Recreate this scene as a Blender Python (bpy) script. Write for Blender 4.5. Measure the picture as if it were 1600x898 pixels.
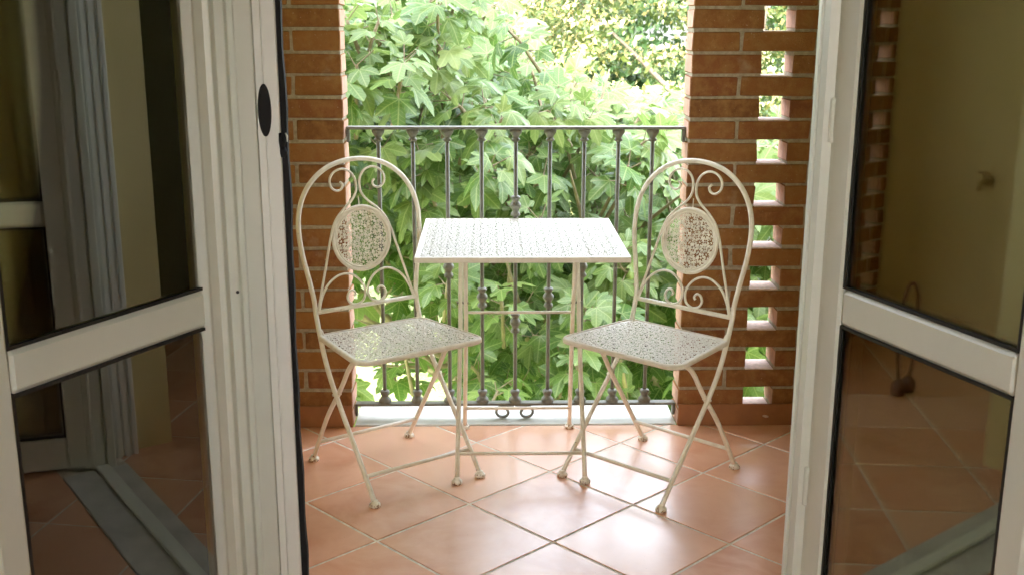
import bpy, math, random
import numpy as np
from mathutils import Vector, Matrix

# ------------------------------------------------------------------ camera, light, exposure
scn = bpy.context.scene
for o in list(bpy.data.objects):
    bpy.data.objects.remove(o)
CAM = (-0.0258, -3.6622, 1.4077)
YAW, PITCH, ROLL, FPX = 0.02187, 0.24317, 0.00253, 1735.06
cd = bpy.data.cameras.new('camera'); cam = bpy.data.objects.new('camera', cd)
scn.collection.objects.link(cam); scn.camera = cam
cy_, sy_ = math.cos(YAW), math.sin(YAW)
_r = Vector((cy_, -sy_, 0)); _f = Vector((sy_*math.cos(PITCH), cy_*math.cos(PITCH), -math.sin(PITCH)))
_u = _r.cross(_f)
_r2 = _r*math.cos(ROLL) + _u*math.sin(ROLL); _u2 = -_r*math.sin(ROLL) + _u*math.cos(ROLL)
M = Matrix((_r2, _u2, -_f)).transposed().to_4x4(); M.translation = Vector(CAM)
cam.matrix_world = M
cd.sensor_width = 36; cd.lens = FPX/1600*36; cd.clip_start = .05; cd.clip_end = 400
cd.dof.use_dof = True; cd.dof.focus_distance = 3.3; cd.dof.aperture_fstop = 9.0

SUN_EL, SUN_AZ = math.radians(43), math.radians(190)     # azimuth clockwise from +Y: behind the house, a bit left
w = bpy.data.worlds.new('World'); scn.world = w; w.use_nodes = True
nt = w.node_tree; bg = nt.nodes['Background']
sky = nt.nodes.new('ShaderNodeTexSky'); sky.sky_type = 'NISHITA'; sky.sun_disc = False
sky.sun_elevation = SUN_EL; sky.sun_rotation = SUN_AZ; sky.air_density = 1.0; sky.dust_density = 3.5; sky.ozone_density = 1.0
hz = nt.nodes.new('ShaderNodeHueSaturation'); hz.inputs['Saturation'].default_value = .35     # milky overcast sky
nt.links.new(sky.outputs[0], hz.inputs['Color']); nt.links.new(hz.outputs[0], bg.inputs[0]); bg.inputs[1].default_value = 0.15
sl = bpy.data.lights.new('sun', 'SUN'); sl.energy = .5; sl.angle = math.radians(26); sl.color = (1.0, .96, .9)
so = bpy.data.objects.new('sun', sl); scn.collection.objects.link(so)
so.location = (0, -5, 12)
_d = Vector((math.sin(SUN_AZ)*math.cos(SUN_EL), math.cos(SUN_AZ)*math.cos(SUN_EL), math.sin(SUN_EL)))
so.rotation_euler = _d.to_track_quat('Z', 'Y').to_euler()
scn.view_settings.view_transform = 'Standard'; scn.view_settings.look = 'None'
scn.view_settings.exposure = 4.35; scn.view_settings.gamma = 1.0
scn.cycles.use_denoising = True
scn.cycles.max_bounces = 10; scn.cycles.diffuse_bounces = 5; scn.cycles.glossy_bounces = 5
scn.cycles.transmission_bounces = 8; scn.cycles.transparent_max_bounces = 12
scn.cycles.sample_clamp_indirect = 6.0
scn.cycles.caustics_reflective = False; scn.cycles.caustics_refractive = False

rng = np.random.default_rng(7); random.seed(7)
PI = math.pi

# ------------------------------------------------------------------ mesh helpers
class MB:
    def __init__(s): s.v = []; s.f = []; s.m = []; s.s = []; s.a = []
    def add(s, vs, fs, mat=0, smooth=False, rnd=0.0):
        b = len(s.v); s.v += [tuple(p) for p in vs]; s.a += [rnd]*len(vs)
        for f in fs: s.f.append(tuple(b+i for i in f)); s.m.append(mat); s.s.append(smooth)
    def box(s, x0, x1, y0, y1, z0, z1, mat=0, c=0.0, rnd=0.0, jit=0.0):
        if c <= 0:
            vs = [(x, y, z) for x in (x0, x1) for y in (y0, y1) for z in (z0, z1)]
            fs = [(0,1,3,2),(4,6,7,5),(0,4,5,1),(2,3,7,6),(0,2,6,4),(1,5,7,3)]
            s.add(vs, fs, mat, False, rnd); return
        vs = []; idx = {}
        X, Y, Z = (x0, x1), (y0, y1), (z0, z1)
        for i in (0,1):
            for j in (0,1):
                for k in (0,1):
                    si, sj, sk = (1-2*i), (1-2*j), (1-2*k)
                    jx, jy, jz = [random.uniform(-jit, jit) for _ in range(3)]
                    for a in range(3):
                        p = [X[i]+(si*c if a != 0 else 0)+jx, Y[j]+(sj*c if a != 1 else 0)+jy, Z[k]+(sk*c if a != 2 else 0)+jz]
                        idx[(i,j,k,a)] = len(vs); vs.append(p)
        fs = []
        for a in range(3):
            b, d = [q for q in range(3) if q != a]
            for e in (0,1):
                q = []
                for (u, v_) in ((0,0),(1,0),(1,1),(0,1)):
                    t = [0,0,0]; t[a] = e; t[b] = u; t[d] = v_; q.append(idx[(t[0],t[1],t[2],a)])
                fs.append(q)
        for a in range(3):
            b, d = [q for q in range(3) if q != a]
            for u in (0,1):
                for v_ in (0,1):
                    t0 = [0,0,0]; t0[b] = u; t0[d] = v_; t1 = list(t0); t1[a] = 1
                    fs.append([idx[(*t0, b)], idx[(*t1, b)], idx[(*t1, d)], idx[(*t0, d)]])
        for i in (0,1):
            for j in (0,1):
                for k in (0,1): fs.append([idx[(i,j,k,0)], idx[(i,j,k,1)], idx[(i,j,k,2)]])
        # orient outward
        cc = np.mean(vs, axis=0); V = np.array(vs)
        out = []
        for f in fs:
            p = V[f]; n = np.cross(p[1]-p[0], p[2]-p[0])
            out.append(f if n @ (p.mean(0)-cc) > 0 else f[::-1])
        s.add(vs, out, mat, False, rnd)
    def tube(s, pts, r, n=10, mat=0, cap=True, flat=1.0, rnd=0.0, refup=None):
        P = [Vector(p) for p in pts]; R = r if hasattr(r, '__len__') else [r]*len(P)
        T = []
        for i in range(len(P)):
            t = (P[min(i+1, len(P)-1)] - P[max(i-1, 0)]); T.append(t.normalized())
        up = Vector(refup) if refup else (Vector((0,0,1)) if abs(T[0].z) < .9 else Vector((1,0,0)))
        u = (up - T[0]*up.dot(T[0])).normalized(); vs = []
        for i, (p, t) in enumerate(zip(P, T)):
            if refup: u = Vector(refup)
            u = (u - t*u.dot(t)); u.normalize(); v_ = t.cross(u)
            for k in range(n):
                a = 2*PI*k/n; vs.append(p + u*(math.cos(a)*R[i]) + v_*(math.sin(a)*R[i]*flat))
        fs = []
        for i in range(len(P)-1):
            for k in range(n):
                fs.append((i*n+k, i*n+(k+1) % n, (i+1)*n+(k+1) % n, (i+1)*n+k))
        if cap:
            fs.append(tuple(range(n))[::-1]); fs.append(tuple((len(P)-1)*n+k for k in range(n)))
        s.add(vs, fs, mat, True, rnd)
    def lathe(s, prof, cx, cy, n=18, mat=0, z0=0):
        vs = []; fs = []
        for (r, z) in prof:
            for k in range(n):
                a = 2*PI*k/n; vs.append((cx+r*math.cos(a), cy+r*math.sin(a), z0+z))
        m = len(prof)
        for i in range(m-1):
            for k in range(n): fs.append((i*n+k, i*n+(k+1) % n, (i+1)*n+(k+1) % n, (i+1)*n+k))
        fs.append(tuple(range(n))[::-1]); fs.append(tuple((m-1)*n+k for k in range(n)))
        s.add(vs, fs, mat, True)
    def prism(s, poly, z0, z1, mat=0):           # plan outline (counter-clockwise) extruded upwards
        n = len(poly); vs = [(x, y, z0) for x, y in poly] + [(x, y, z1) for x, y in poly]
        fs = [(i, (i+1) % n, n+(i+1) % n, n+i) for i in range(n)]
        fs += [tuple(range(n))[::-1], tuple(range(n, 2*n))]
        s.add(vs, fs, mat)
    def build(s, name, mats, parent=None, loc=None):
        me = bpy.data.meshes.new(name); me.from_pydata(s.v, [], s.f)
        for m in (mats if isinstance(mats, (list, tuple)) else [mats]): me.materials.append(m)
        me.polygons.foreach_set('material_index', s.m); me.polygons.foreach_set('use_smooth', s.s)
        at = me.attributes.new('rnd', 'FLOAT', 'POINT'); at.data.foreach_set('value', s.a)
        me.update()
        o = bpy.data.objects.new(name, me); scn.collection.objects.link(o)
        if parent: o.parent = parent
        if loc: o.location = loc
        return o

def np_mesh(name, V, F, mats, parent=None, attrs=None, midx=None, smooth=False):
    """V (n,3), F (m,k) all faces with k corners"""
    me = bpy.data.meshes.new(name); k = F.shape[1]
    me.vertices.add(len(V)); me.vertices.foreach_set('co', np.asarray(V, dtype=np.float32).ravel())
    me.loops.add(F.size); me.loops.foreach_set('vertex_index', F.astype(np.int32).ravel())
    me.polygons.add(len(F)); me.polygons.foreach_set('loop_start', np.arange(0, F.size, k, dtype=np.int32))
    me.polygons.foreach_set('loop_total', np.full(len(F), k, dtype=np.int32))
    for m in (mats if isinstance(mats, (list, tuple)) else [mats]): me.materials.append(m)
    if midx is not None: me.polygons.foreach_set('material_index', np.asarray(midx, dtype=np.int32))
    me.polygons.foreach_set('use_smooth', np.full(len(F), smooth))
    for an, av in (attrs or {}).items():
        at = me.attributes.new(an, 'FLOAT', 'POINT'); at.data.foreach_set('value', np.asarray(av, dtype=np.float32))
    me.update(); me.validate()
    o = bpy.data.objects.new(name, me); scn.collection.objects.link(o)
    if parent: o.parent = parent
    return o

def tag(o, label=None, cat=None, group=None, kind=None):
    if label: o['label'] = label
    if cat: o['category'] = cat; o['kind'] = 'thing'
    if group: o['group'] = group
    if kind: o['kind'] = kind
    return o
def empty(name, loc=(0,0,0), rz=0.0):
    o = bpy.data.objects.new(name, None); scn.collection.objects.link(o); o.location = loc
    o.rotation_euler = (0, 0, rz); o.empty_display_size = .1
    return o
def copy_tree(o, parent=None):
    c = o.copy(); scn.collection.objects.link(c); c.parent = parent
    for ch in [q for q in bpy.data.objects if q.parent == o]: copy_tree(ch, c)
    return c
def bevel(o, wd=.002, seg=2):
    m = o.modifiers.new('bevel', 'BEVEL'); m.width = wd; m.segments = seg; m.limit_method = 'ANGLE'; m.angle_limit = math.radians(40)
    return o
def spline(pts, n=8):
    P = [Vector(p) for p in pts]; out = []
    for i in range(len(P)-1):
        p0 = P[max(i-1,0)]; p1 = P[i]; p2 = P[i+1]; p3 = P[min(i+2, len(P)-1)]
        for k in range(n):
            t = k/n
            out.append(.5*((2*p1)+(-p0+p2)*t+(2*p0-5*p1+4*p2-p3)*t*t+(-p0+3*p1-3*p2+p3)*t*t*t))
    out.append(P[-1]); return out

# ------------------------------------------------------------------ materials
def newmat(name):
    m = bpy.data.materials.new(name); m.use_nodes = True; n = m.node_tree
    return m, n, n.nodes['Principled BSDF']
def N(n, t, **kw):
    x = n.nodes.new(t)
    for k, v in kw.items(): setattr(x, k, v)
    return x
def noise(n, scale, detail=4, rough=.55, vec=None, dist=0.0):
    x = N(n, 'ShaderNodeTexNoise'); x.inputs['Scale'].default_value = scale; x.inputs['Detail'].default_value = detail
    x.inputs['Roughness'].default_value = rough; x.inputs['Distortion'].default_value = dist
    if vec is None:
        vec = N(n, 'ShaderNodeNewGeometry').outputs['Position']
    n.links.new(vec, x.inputs['Vector']); return x
def ramp(n, src, stops):
    r = N(n, 'ShaderNodeValToRGB'); e = r.color_ramp.elements
    while len(e) > 1: e.remove(e[-1])
    e[0].position = stops[0][0]; e[0].color = (*stops[0][1], 1)
    for p, c in stops[1:]:
        q = e.new(p); q.color = (*c, 1)
    n.links.new(src, r.inputs[0]); return r
def mix(n, fac, a, b, mode='MIX'):
    x = N(n, 'ShaderNodeMix', data_type='RGBA', blend_type=mode)
    for s_, v in ((x.inputs['Factor'], fac), (x.inputs[6], a), (x.inputs[7], b)):
        if hasattr(v, 'is_output') or isinstance(v, bpy.types.NodeSocket): n.links.new(v, s_)
        elif isinstance(v, (int, float)): s_.default_value = v
        else: s_.default_value = (*v, 1)
    return x.outputs[2]
def math_(n, op, a, b=None, c=None):
    x = N(n, 'ShaderNodeMath', operation=op)
    for i, v in enumerate((a, b, c)):
        if v is None: continue
        if isinstance(v, bpy.types.NodeSocket): n.links.new(v, x.inputs[i])
        else: x.inputs[i].default_value = v
    return x.outputs[0]
def attr(n, name): 
    x = N(n, 'ShaderNodeAttribute'); x.attribute_name = name; return x.outputs['Fac']
def bump(n, h, bsdf, strength=.3, dist=.002):
    b = N(n, 'ShaderNodeBump'); b.inputs['Strength'].default_value = strength; b.inputs['Distance'].default_value = dist
    n.links.new(h, b.inputs['Height']); n.links.new(b.outputs[0], bsdf.inputs['Normal'])

def m_brick():
    m, n, b = newmat('brick'); r = attr(n, 'rnd')
    c0 = ramp(n, r, [(0, (.19,.072,.017)), (.25, (.26,.103,.022)), (.5,(.32,.138,.032)), (.75, (.26,.096,.024)), (1, (.22,.072,.020))])
    ns = noise(n, 22, 5, .65); c1 = mix(n, ramp(n, ns.outputs[0], [(.42,(0,0,0)),(.72,(1,1,1))]).outputs[0], c0.outputs[0], (.35,.175,.055))
    n2 = noise(n, 140, 3, .6); c2 = mix(n, ramp(n, n2.outputs[0], [(.66,(0,0,0)),(.74,(.75,.75,.75))]).outputs[0], c1, (.52,.42,.29))
    n4 = noise(n, 160, 2, .6); c2 = mix(n, ramp(n, n4.outputs[0], [(.27,(.6,.6,.6)),(.33,(0,0,0))]).outputs[0], c2, (.12,.05,.02))
    n3 = noise(n, 7, 4, .6); c3 = mix(n, ramp(n, n3.outputs[0], [(.62,(0,0,0)),(.78,(.55,.55,.55))]).outputs[0], c2, (.46,.36,.25))
    n.links.new(c3, b.inputs['Base Color']); b.inputs['Roughness'].default_value = .85
    nb = noise(n, 260, 4, .7); h = math_(n, 'ADD', nb.outputs[0], math_(n, 'MULTIPLY', ns.outputs[0], 1.5))
    bump(n, h, b, .8, .004); return m
def m_mortar():
    m, n, b = newmat('mortar'); ns = noise(n, 60, 5, .7)
    c = ramp(n, ns.outputs[0], [(.3,(.28,.23,.16)),(.7,(.52,.45,.34))]); n.links.new(c.outputs[0], b.inputs['Base Color'])
    b.inputs['Roughness'].default_value = .95; bump(n, noise(n, 180, 4, .8).outputs[0], b, .9, .004); return m
def m_plaster(name, ca, cb):
    m, n, b = newmat(name); ns = noise(n, 2.5, 5, .6)
    c = ramp(n, ns.outputs[0], [(.35, ca), (.65, cb)]); n.links.new(c.outputs[0], b.inputs['Base Color'])
    b.inputs['Roughness'].default_value = .9; bump(n, noise(n, 90, 4, .6).outputs[0], b, .25, .003); return m
def m_terra():
    m, n, b = newmat('terracotta_tile'); r = attr(n, 'rnd')
    c0 = ramp(n, r, [(0,(.58,.235,.11)),(.3,(.74,.37,.215)),(.6,(.66,.29,.145)),(.85,(.80,.45,.29)),(1,(.70,.40,.27))])
    ns = noise(n, 5.5, 5, .6, dist=.6); c1 = mix(n, ramp(n, ns.outputs[0], [(.35,(0,0,0)),(.7,(.8,.8,.8))]).outputs[0], c0.outputs[0], (.82,.48,.31))
    n2 = noise(n, 28, 4, .6); c2 = mix(n, ramp(n, n2.outputs[0], [(.45,(0,0,0)),(.9,(.10,.10,.10))]).outputs[0], c1, (.48,.20,.10))
    n3 = noise(n, 230, 2, .5); c3 = mix(n, ramp(n, n3.outputs[0], [(.735,(0,0,0)),(.75,(.8,.8,.8))]).outputs[0], c2, (.16,.10,.07))
    n.links.new(c3, b.inputs['Base Color'])
    n5 = noise(n, 9, 5, .65)
    n.links.new(math_(n, 'MULTIPLY_ADD', n5.outputs[0], .16, .24), b.inputs['Roughness'])
    b.inputs['Specular IOR Level'].default_value = .7; b.inputs['Coat Weight'].default_value = 1.0; b.inputs['Coat Roughness'].default_value = .27
    h = math_(n, 'ADD', noise(n, 6, 2, .5).outputs[0], math_(n, 'MULTIPLY', noise(n, 70, 3, .6).outputs[0], .08))
    bump(n, h, b, .35, .006); return m
def m_simple(name, col, rough=.5, metal=0.0, nscale=30, var=.12, bumps=.1, spec=.5, bdist=.001):
    m, n, b = newmat(name); ns = noise(n, nscale, 4, .6)
    lo = tuple(c*(1-var) for c in col); hi = tuple(min(1, c*(1+var)) for c in col)
    c = ramp(n, ns.outputs[0], [(.3, lo), (.7, hi)]); n.links.new(c.outputs[0], b.inputs['Base Color'])
    b.inputs['Roughness'].default_value = rough; b.inputs['Metallic'].default_value = metal; b.inputs['Specular IOR Level'].default_value = spec
    if bumps: bump(n, noise(n, nscale*6, 3, .6).outputs[0], b, bumps, bdist)
    return m
def m_cream():
    m, n, b = newmat('cream_paint')
    geo = N(n, 'ShaderNodeNewGeometry'); sx = N(n, 'ShaderNodeSeparateXYZ'); n.links.new(geo.outputs['Position'], sx.inputs[0])
    ns = noise(n, 45, 4, .6); c0 = ramp(n, ns.outputs[0], [(.35,(.73,.67,.55)),(.65,(.82,.77,.66))])
    nr = noise(n, 120, 3, .6)
    low = math_(n, 'SUBTRACT', .80, math_(n, 'MULTIPLY', math_(n, 'MINIMUM', math_(n, 'MULTIPLY', math_(n, 'SUBTRACT', .045, sx.outputs[2]), 22.0), 1.0), .28))
    low2 = math_(n, 'MINIMUM', low, .735)
    rust = math_(n, 'GREATER_THAN', nr.outputs[0], low2)
    c = mix(n, rust, c0.outputs[0], (.22,.10,.035)); n.links.new(c, b.inputs['Base Color'])
    b.inputs['Roughness'].default_value = .42; bump(n, ns.outputs[0], b, .2, .001); return m
def m_leaf(name, stops, veins=True, transl=.34, rough=.40):
    m, n, b = newmat(name); r = attr(n, 'rnd')
    c = ramp(n, r, stops).outputs[0]
    if veins:
        vx, vy = attr(n, 'lx'), attr(n, 'ly')
        ang = math_(n, 'ARCTAN2', vx, vy); rad = math_(n, 'SQRT', math_(n, 'ADD', math_(n, 'MULTIPLY', vx, vx), math_(n, 'MULTIPLY', vy, vy)))
        pp = math_(n, 'PINGPONG', ang, .425); dist = math_(n, 'MULTIPLY', pp, rad)
        v1 = math_(n, 'LESS_THAN', dist, .022)
        side = math_(n, 'PINGPONG', math_(n, 'SUBTRACT', rad, math_(n, 'MULTIPLY', dist, .9)), .065)
        v2 = math_(n, 'MULTIPLY', math_(n, 'LESS_THAN', side, .010), .5)
        vm = math_(n, 'MAXIMUM', v1, v2)
        c = mix(n, math_(n, 'MULTIPLY', vm, .42), c, (.42,.50,.20))
    n.links.new(c, b.inputs['Base Color']); b.inputs['Roughness'].default_value = rough
    b.inputs['Specular IOR Level'].default_value = .6
    tr = N(n, 'ShaderNodeBsdfTranslucent'); hs = N(n, 'ShaderNodeHueSaturation'); hs.inputs['Value'].default_value = 1.5
    hs.inputs['Hue'].default_value = .485; n.links.new(c, hs.inputs['Color']); n.links.new(hs.outputs[0], tr.inputs[0])
    ms = N(n, 'ShaderNodeMixShader'); ms.inputs[0].default_value = transl
    out = n.nodes['Material Output']; n.links.new(b.outputs[0], ms.inputs[1]); n.links.new(tr.outputs[0], ms.inputs[2]); n.links.new(ms.outputs[0], out.inputs[0])
    return m
def m_glass():
    m, n, b = newmat('window_glass'); n.nodes.remove(b)
    fr = N(n, 'ShaderNodeFresnel'); fr.inputs[0].default_value = 1.5
    f = math_(n, 'MINIMUM', math_(n, 'MULTIPLY', fr.outputs[0], 3.1), 1.0)
    tr = N(n, 'ShaderNodeBsdfTransparent'); tr.inputs[0].default_value = (.86,.89,.84,1)
    gl = N(n, 'ShaderNodeBsdfGlossy'); gl.inputs['Roughness'].default_value = .012; gl.inputs[0].default_value = (1,.99,.90,1)
    ms = N(n, 'ShaderNodeMixShader'); n.links.new(f, ms.inputs[0]); n.links.new(tr.outputs[0], ms.inputs[1]); n.links.new(gl.outputs[0], ms.inputs[2])
    n.links.new(ms.outputs[0], n.nodes['Material Output'].inputs[0]); return m
def m_lawn():
    m, n, b = newmat('lawn'); ns = noise(n, 1.3, 6, .7); c0 = ramp(n, ns.outputs[0], [(.35,(.12,.17,.045)),(.5,(.22,.27,.09)),(.68,(.36,.36,.17))])
    n2 = noise(n, 16, 5, .8); c1 = mix(n, ramp(n, n2.outputs[0], [(.4,(0,0,0)),(.6,(.8,.8,.8))]).outputs[0], c0.outputs[0], (.10,.15,.04))
    n.links.new(c1, b.inputs['Base Color']); b.inputs['Roughness'].default_value = .9; bump(n, n2.outputs[0], b, .8, .05); return m

BRICK, MORTAR, TERRA, CREAM, GLASS = m_brick(), m_mortar(), m_terra(), m_cream(), m_glass()
CREAMTOP = m_simple('pale_cream_paint', (.78,.765,.70), .30, var=.05, bumps=.1, nscale=50)
DUST = m_simple('brick_edge_lime', (.66,.50,.42), .9, var=.2, bumps=.5, nscale=60, bdist=.003)
BRICKEND = m_simple('brick_end_skylit', (.56,.33,.24), .9, var=.18, bumps=.5, nscale=40, bdist=.003)  # paler than the brick, carries the sky light on the reveals
GROUT = m_simple('grout', (.66,.60,.50), .9, var=.25, bumps=.4, nscale=40, bdist=.002)
PLCREAM = m_plaster('cream_plaster', (.74,.63,.32), (.80,.69,.38))
PLDARK = m_plaster('dark_green_plaster', (.10,.10,.05), (.13,.125,.065))  # darker olive plaster for the right end wall
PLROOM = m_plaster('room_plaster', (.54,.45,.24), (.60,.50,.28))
PLWHITE = m_plaster('white_plaster', (.70,.68,.62), (.76,.74,.68))
UPVC = m_simple('white_frame_paint', (.69,.71,.63), .36, var=.02, bumps=0, nscale=12)
UPVC2 = m_simple('white_screen_profile', (.86,.87,.82), .40, var=.02, bumps=0, nscale=12)
GASKET = m_simple('black_gasket', (.012,.012,.010), .6, var=.2, bumps=.2)
BLACK = m_simple('black_brush', (.006,.006,.007), .8, var=.2, bumps=.5)
IRON = m_simple('grey_iron_paint', (.15,.145,.11), .42, var=.2, bumps=.3, nscale=80)
MARBLE = m_simple('white_marble', (.56,.55,.50), .35, var=.16, bumps=.1, nscale=9)
SKIRT = m_simple('terracotta_skirting', (.29,.115,.038), .55, var=.15, bumps=.2, nscale=16)
BARK = m_simple('fig_bark', (.33,.27,.19), .85, var=.25, bumps=.6, nscale=20, bdist=.006)
BARKD = m_simple('dark_bark', (.14,.11,.08), .9, var=.3, bumps=.6, nscale=14, bdist=.01)
REDB = m_simple('dark_red_leather', (.16,.07,.035), .5, var=.3)
FIGLEAF = m_leaf('fig_leaf', [(0,(.042,.110,.020)),(.3,(.092,.190,.038)),(.65,(.155,.250,.066)),(1,(.25,.34,.11))])
FIGFR = m_simple('green_fig', (.30,.42,.12), .5, var=.15)
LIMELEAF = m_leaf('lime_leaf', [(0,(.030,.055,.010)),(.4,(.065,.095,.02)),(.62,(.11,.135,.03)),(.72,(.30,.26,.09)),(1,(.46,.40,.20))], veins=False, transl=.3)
DARKLEAF = m_leaf('dark_leaf', [(0,(.025,.06,.018)),(.6,(.05,.10,.03)),(1,(.09,.14,.045))], veins=False, transl=.3)

# ------------------------------------------------------------------ measures
XL, XR = -0.498, 0.636            # brick opening
HX0, HX1 = 0.866, 0.967           # pierced column, right
WALL_T = 0.12
Z0, CR = 0.0637, 0.0715           # first mortar line, course height
FRY = -1.40                       # door frame plane
DL, DR = -0.567, 0.695            # hinge lines
LIM_L, LIM_R = -1.735, 2.02        # balcony ends

# ------------------------------------------------------------------ ground + sky side setting
g = MB(); g.box(-120, 120, 2.6, 160, -3.5, -3.2); g.box(-120, 120, -60, 2.596, -3.5, -3.2)
tag(g.build('ground', m_lawn()), kind='structure')

# floor: real tiles, one sheet of grout below
PHI, TS = 0.7507, 0.3417; OX, OY = -0.3034*1.1, -0.7862*1.1
va = Vector((math.cos(PHI), math.sin(PHI))); vb = Vector((math.sin(PHI), -math.cos(PHI)))
fb = MB(); fb.box(LIM_L, LIM_R, -5.6, 0.004, -.20, -.0019, mat=1)
def clip_poly(poly, x0, x1, y0, y1):
    def cl(P, f, inter):
        out = []
        for i in range(len(P)):
            a, b = P[i], P[(i+1) % len(P)]
            if f(a): out.append(a)
            if f(a) != f(b): out.append(inter(a, b))
        return out
    for ax, lim, sg in ((0, x0, 1), (0, x1, -1), (1, y0, 1), (1, y1, -1)):
        if not poly: return poly
        poly = cl(poly, lambda p: (p[ax]-lim)*sg >= 0, lambda a, b: tuple(a[k]+(b[k]-a[k])*((lim-a[ax])/(b[ax]-a[ax])) for k in (0,1)))
    return poly
gw = .0042
for i in range(-22, 23):
    for j in range(-22, 23):
        cs = [va*((i+(gw/TS if u == 0 else 1-gw/TS))*TS) + vb*((j+(gw/TS if v_ == 0 else 1-gw/TS))*TS) + Vector((OX, OY)) for u, v_ in ((0,0),(0,1),(1,1),(1,0))]
        rr = random.random()
        for yy0, yy1 in ((-1.30, .003), (-5.6, -1.50)):
            P = clip_poly([tuple(c) for c in cs], LIM_L, LIM_R, yy0, yy1)
            if len(P) < 3: continue
            ctr = (sum(p[0] for p in P)/len(P), sum(p[1] for p in P)/len(P))
            top = []
            for p in P:
                d = math.hypot(p[0]-ctr[0], p[1]-ctr[1]) or 1; k = max(0, 1-.0022/d)
                top.append((ctr[0]+(p[0]-ctr[0])*k, ctr[1]+(p[1]-ctr[1])*k))
            n = len(P); tz = random.uniform(-.0004, .0004)
            ar = sum(P[q][0]*P[(q+1) % n][1]-P[(q+1) % n][0]*P[q][1] for q in range(n))
            if ar < 0: P = P[::-1]; top = top[::-1]
            fb.add([(x, y, -.003) for x, y in P]+[(x, y, -.0012+tz) for x, y in P]+[(x, y, tz) for x, y in top],
                   [(q, (q+1) % n, n+(q+1) % n, n+q) for q in range(n)]+[(n+q, n+(q+1) % n, 2*n+(q+1) % n, 2*n+q) for q in range(n)]+[tuple(range(2*n, 3*n))], 0, False, rr)
tag(fb.build('floor', [TERRA, GROUT]), kind='structure')

# ------------------------------------------------------------------ pierced brick walls
def brick_wall(name, sgn, edge, holes, lim, label):
    """wall from `edge` outwards (sgn) to lim; holes = list of (near, far) distances from edge"""
    L = abs(lim-edge); root = empty(name, (edge + sgn*.3, WALL_T/2, 0)); ox = root.location
    mb = MB(); J = .0055
    def seg(d0, d1, z0, z1, mat, y0, y1, **kw):
        a, b_ = edge+sgn*d0, edge+sgn*d1
        mb.box(min(a, b_)-ox[0], max(a, b_)-ox[0], y0-ox[1], y1-ox[1], z0, z1, mat, **kw)
        if mat == 0: mb.m[-26] = 3; mb.m[-25] = 3          # brick ends paler: lime wash plus painted-in sky light
    nrow = 42
    for k in range(-1, nrow):
        z0, z1 = Z0+k*CR, Z0+(k+1)*CR
        even = (k % 2 == 0)
        zb0, zb1 = z0+J, z1-J
        if k < 0: zb0, z0, = 0.0, 0.0
        if even:
            d = 0
            for (h0, h1) in holes+[(L, L)]:
                seg(d+(0.004 if d == 0 else .002), h0-.002, z0-J+.0008, z1+J-.0008, 1, .004, WALL_T-.004)
                span = h0-d; nb = max(1, round(span/.24)); 
                for q in range(nb):
                    b0 = d+span*q/nb+(0 if q == 0 else J); b1 = d+span*(q+1)/nb-(0 if q == nb-1 else J)
                    seg(b0, b1, zb0+random.uniform(-.0012,.0012), zb1+random.uniform(-.0012,.0012), 0, random.uniform(-.0018,.0012), WALL_T+random.uniform(-.001,.002), c=.0034, rnd=random.random(), jit=.0021)
                d = h1
                if h1 >= L: break
        else:
            seg(.004, L, z0+J, z1-J, 1, .004, WALL_T-.004)
            d = 0; q = 0
            joints = [0, .1595]
            while joints[-1] < L: joints.append(joints[-1]+.2465)
            for a, b_ in zip(joints[:-1], joints[1:]):
                b_ = min(b_, L)
                seg(a+(0 if a == 0 else J), b_-(J if b_ < L else 0), zb0+random.uniform(-.0012,.0012), zb1+random.uniform(-.0012,.0012), 0, random.uniform(-.0018,.0012), WALL_T+random.uniform(-.001,.002), c=.0034, rnd=random.random(), jit=.0021)
    # lime-washed ledges inside the openings
    for k in range(0, nrow, 2):
        for (h0, h1) in holes:
            zl = Z0+k*CR-J
            seg(h0+.001, h1-.001, zl-.001, zl+.0035, 2, .002, WALL_T-.002, c=.0015)
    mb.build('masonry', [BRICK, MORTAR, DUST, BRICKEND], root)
    sk = MB(); a, b_ = edge+sgn*.0015, lim
    sk.box(min(a, b_)-ox[0], max(a, b_)-ox[0], -.008-ox[1], -.0022-ox[1], 0.0006, .0795, 0, c=.0015)
    sk.build('skirting', SKIRT, root)
    tag(root, label, 'brick wall', 'pierced brick walls beside the balcony opening')
    return root
wr = brick_wall('brick_wall', 1, XR, [(HX0-XR, HX1-XR), (HX0-XR+.85, HX1-XR+.85)], LIM_R-.002, 'brick wall right of the balcony opening, pierced by a column of square holes')
wl = brick_wall('brick_wall', -1, XL, [(.23, .331), (1.10, 1.198)], LIM_L+.002, 'brick wall left of the balcony opening, its full-height bricks beside the black screen edge')
# small chipped spot in the skirting on the right
sp = MB(); sp.lathe([(.010, 0), (.007, .0012)], 0, 0, 9); o = sp.build('plaster_chip', DUST, wr); o.location = (.945-wr.location[0], -.0082-WALL_T/2, .034); o.rotation_euler = (PI/2, .2, 0); o.scale = (1.2, .5, 1)

lt = MB(); ztop = Z0+42*CR
lt.box(LIM_L, LIM_R, 0, WALL_T, ztop+.002, 3.20, 0)
lt2 = lt.build('lintel', PLCREAM); tag(lt2, 'plastered lintel spanning both brick walls above the balcony opening', 'lintel')

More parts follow.
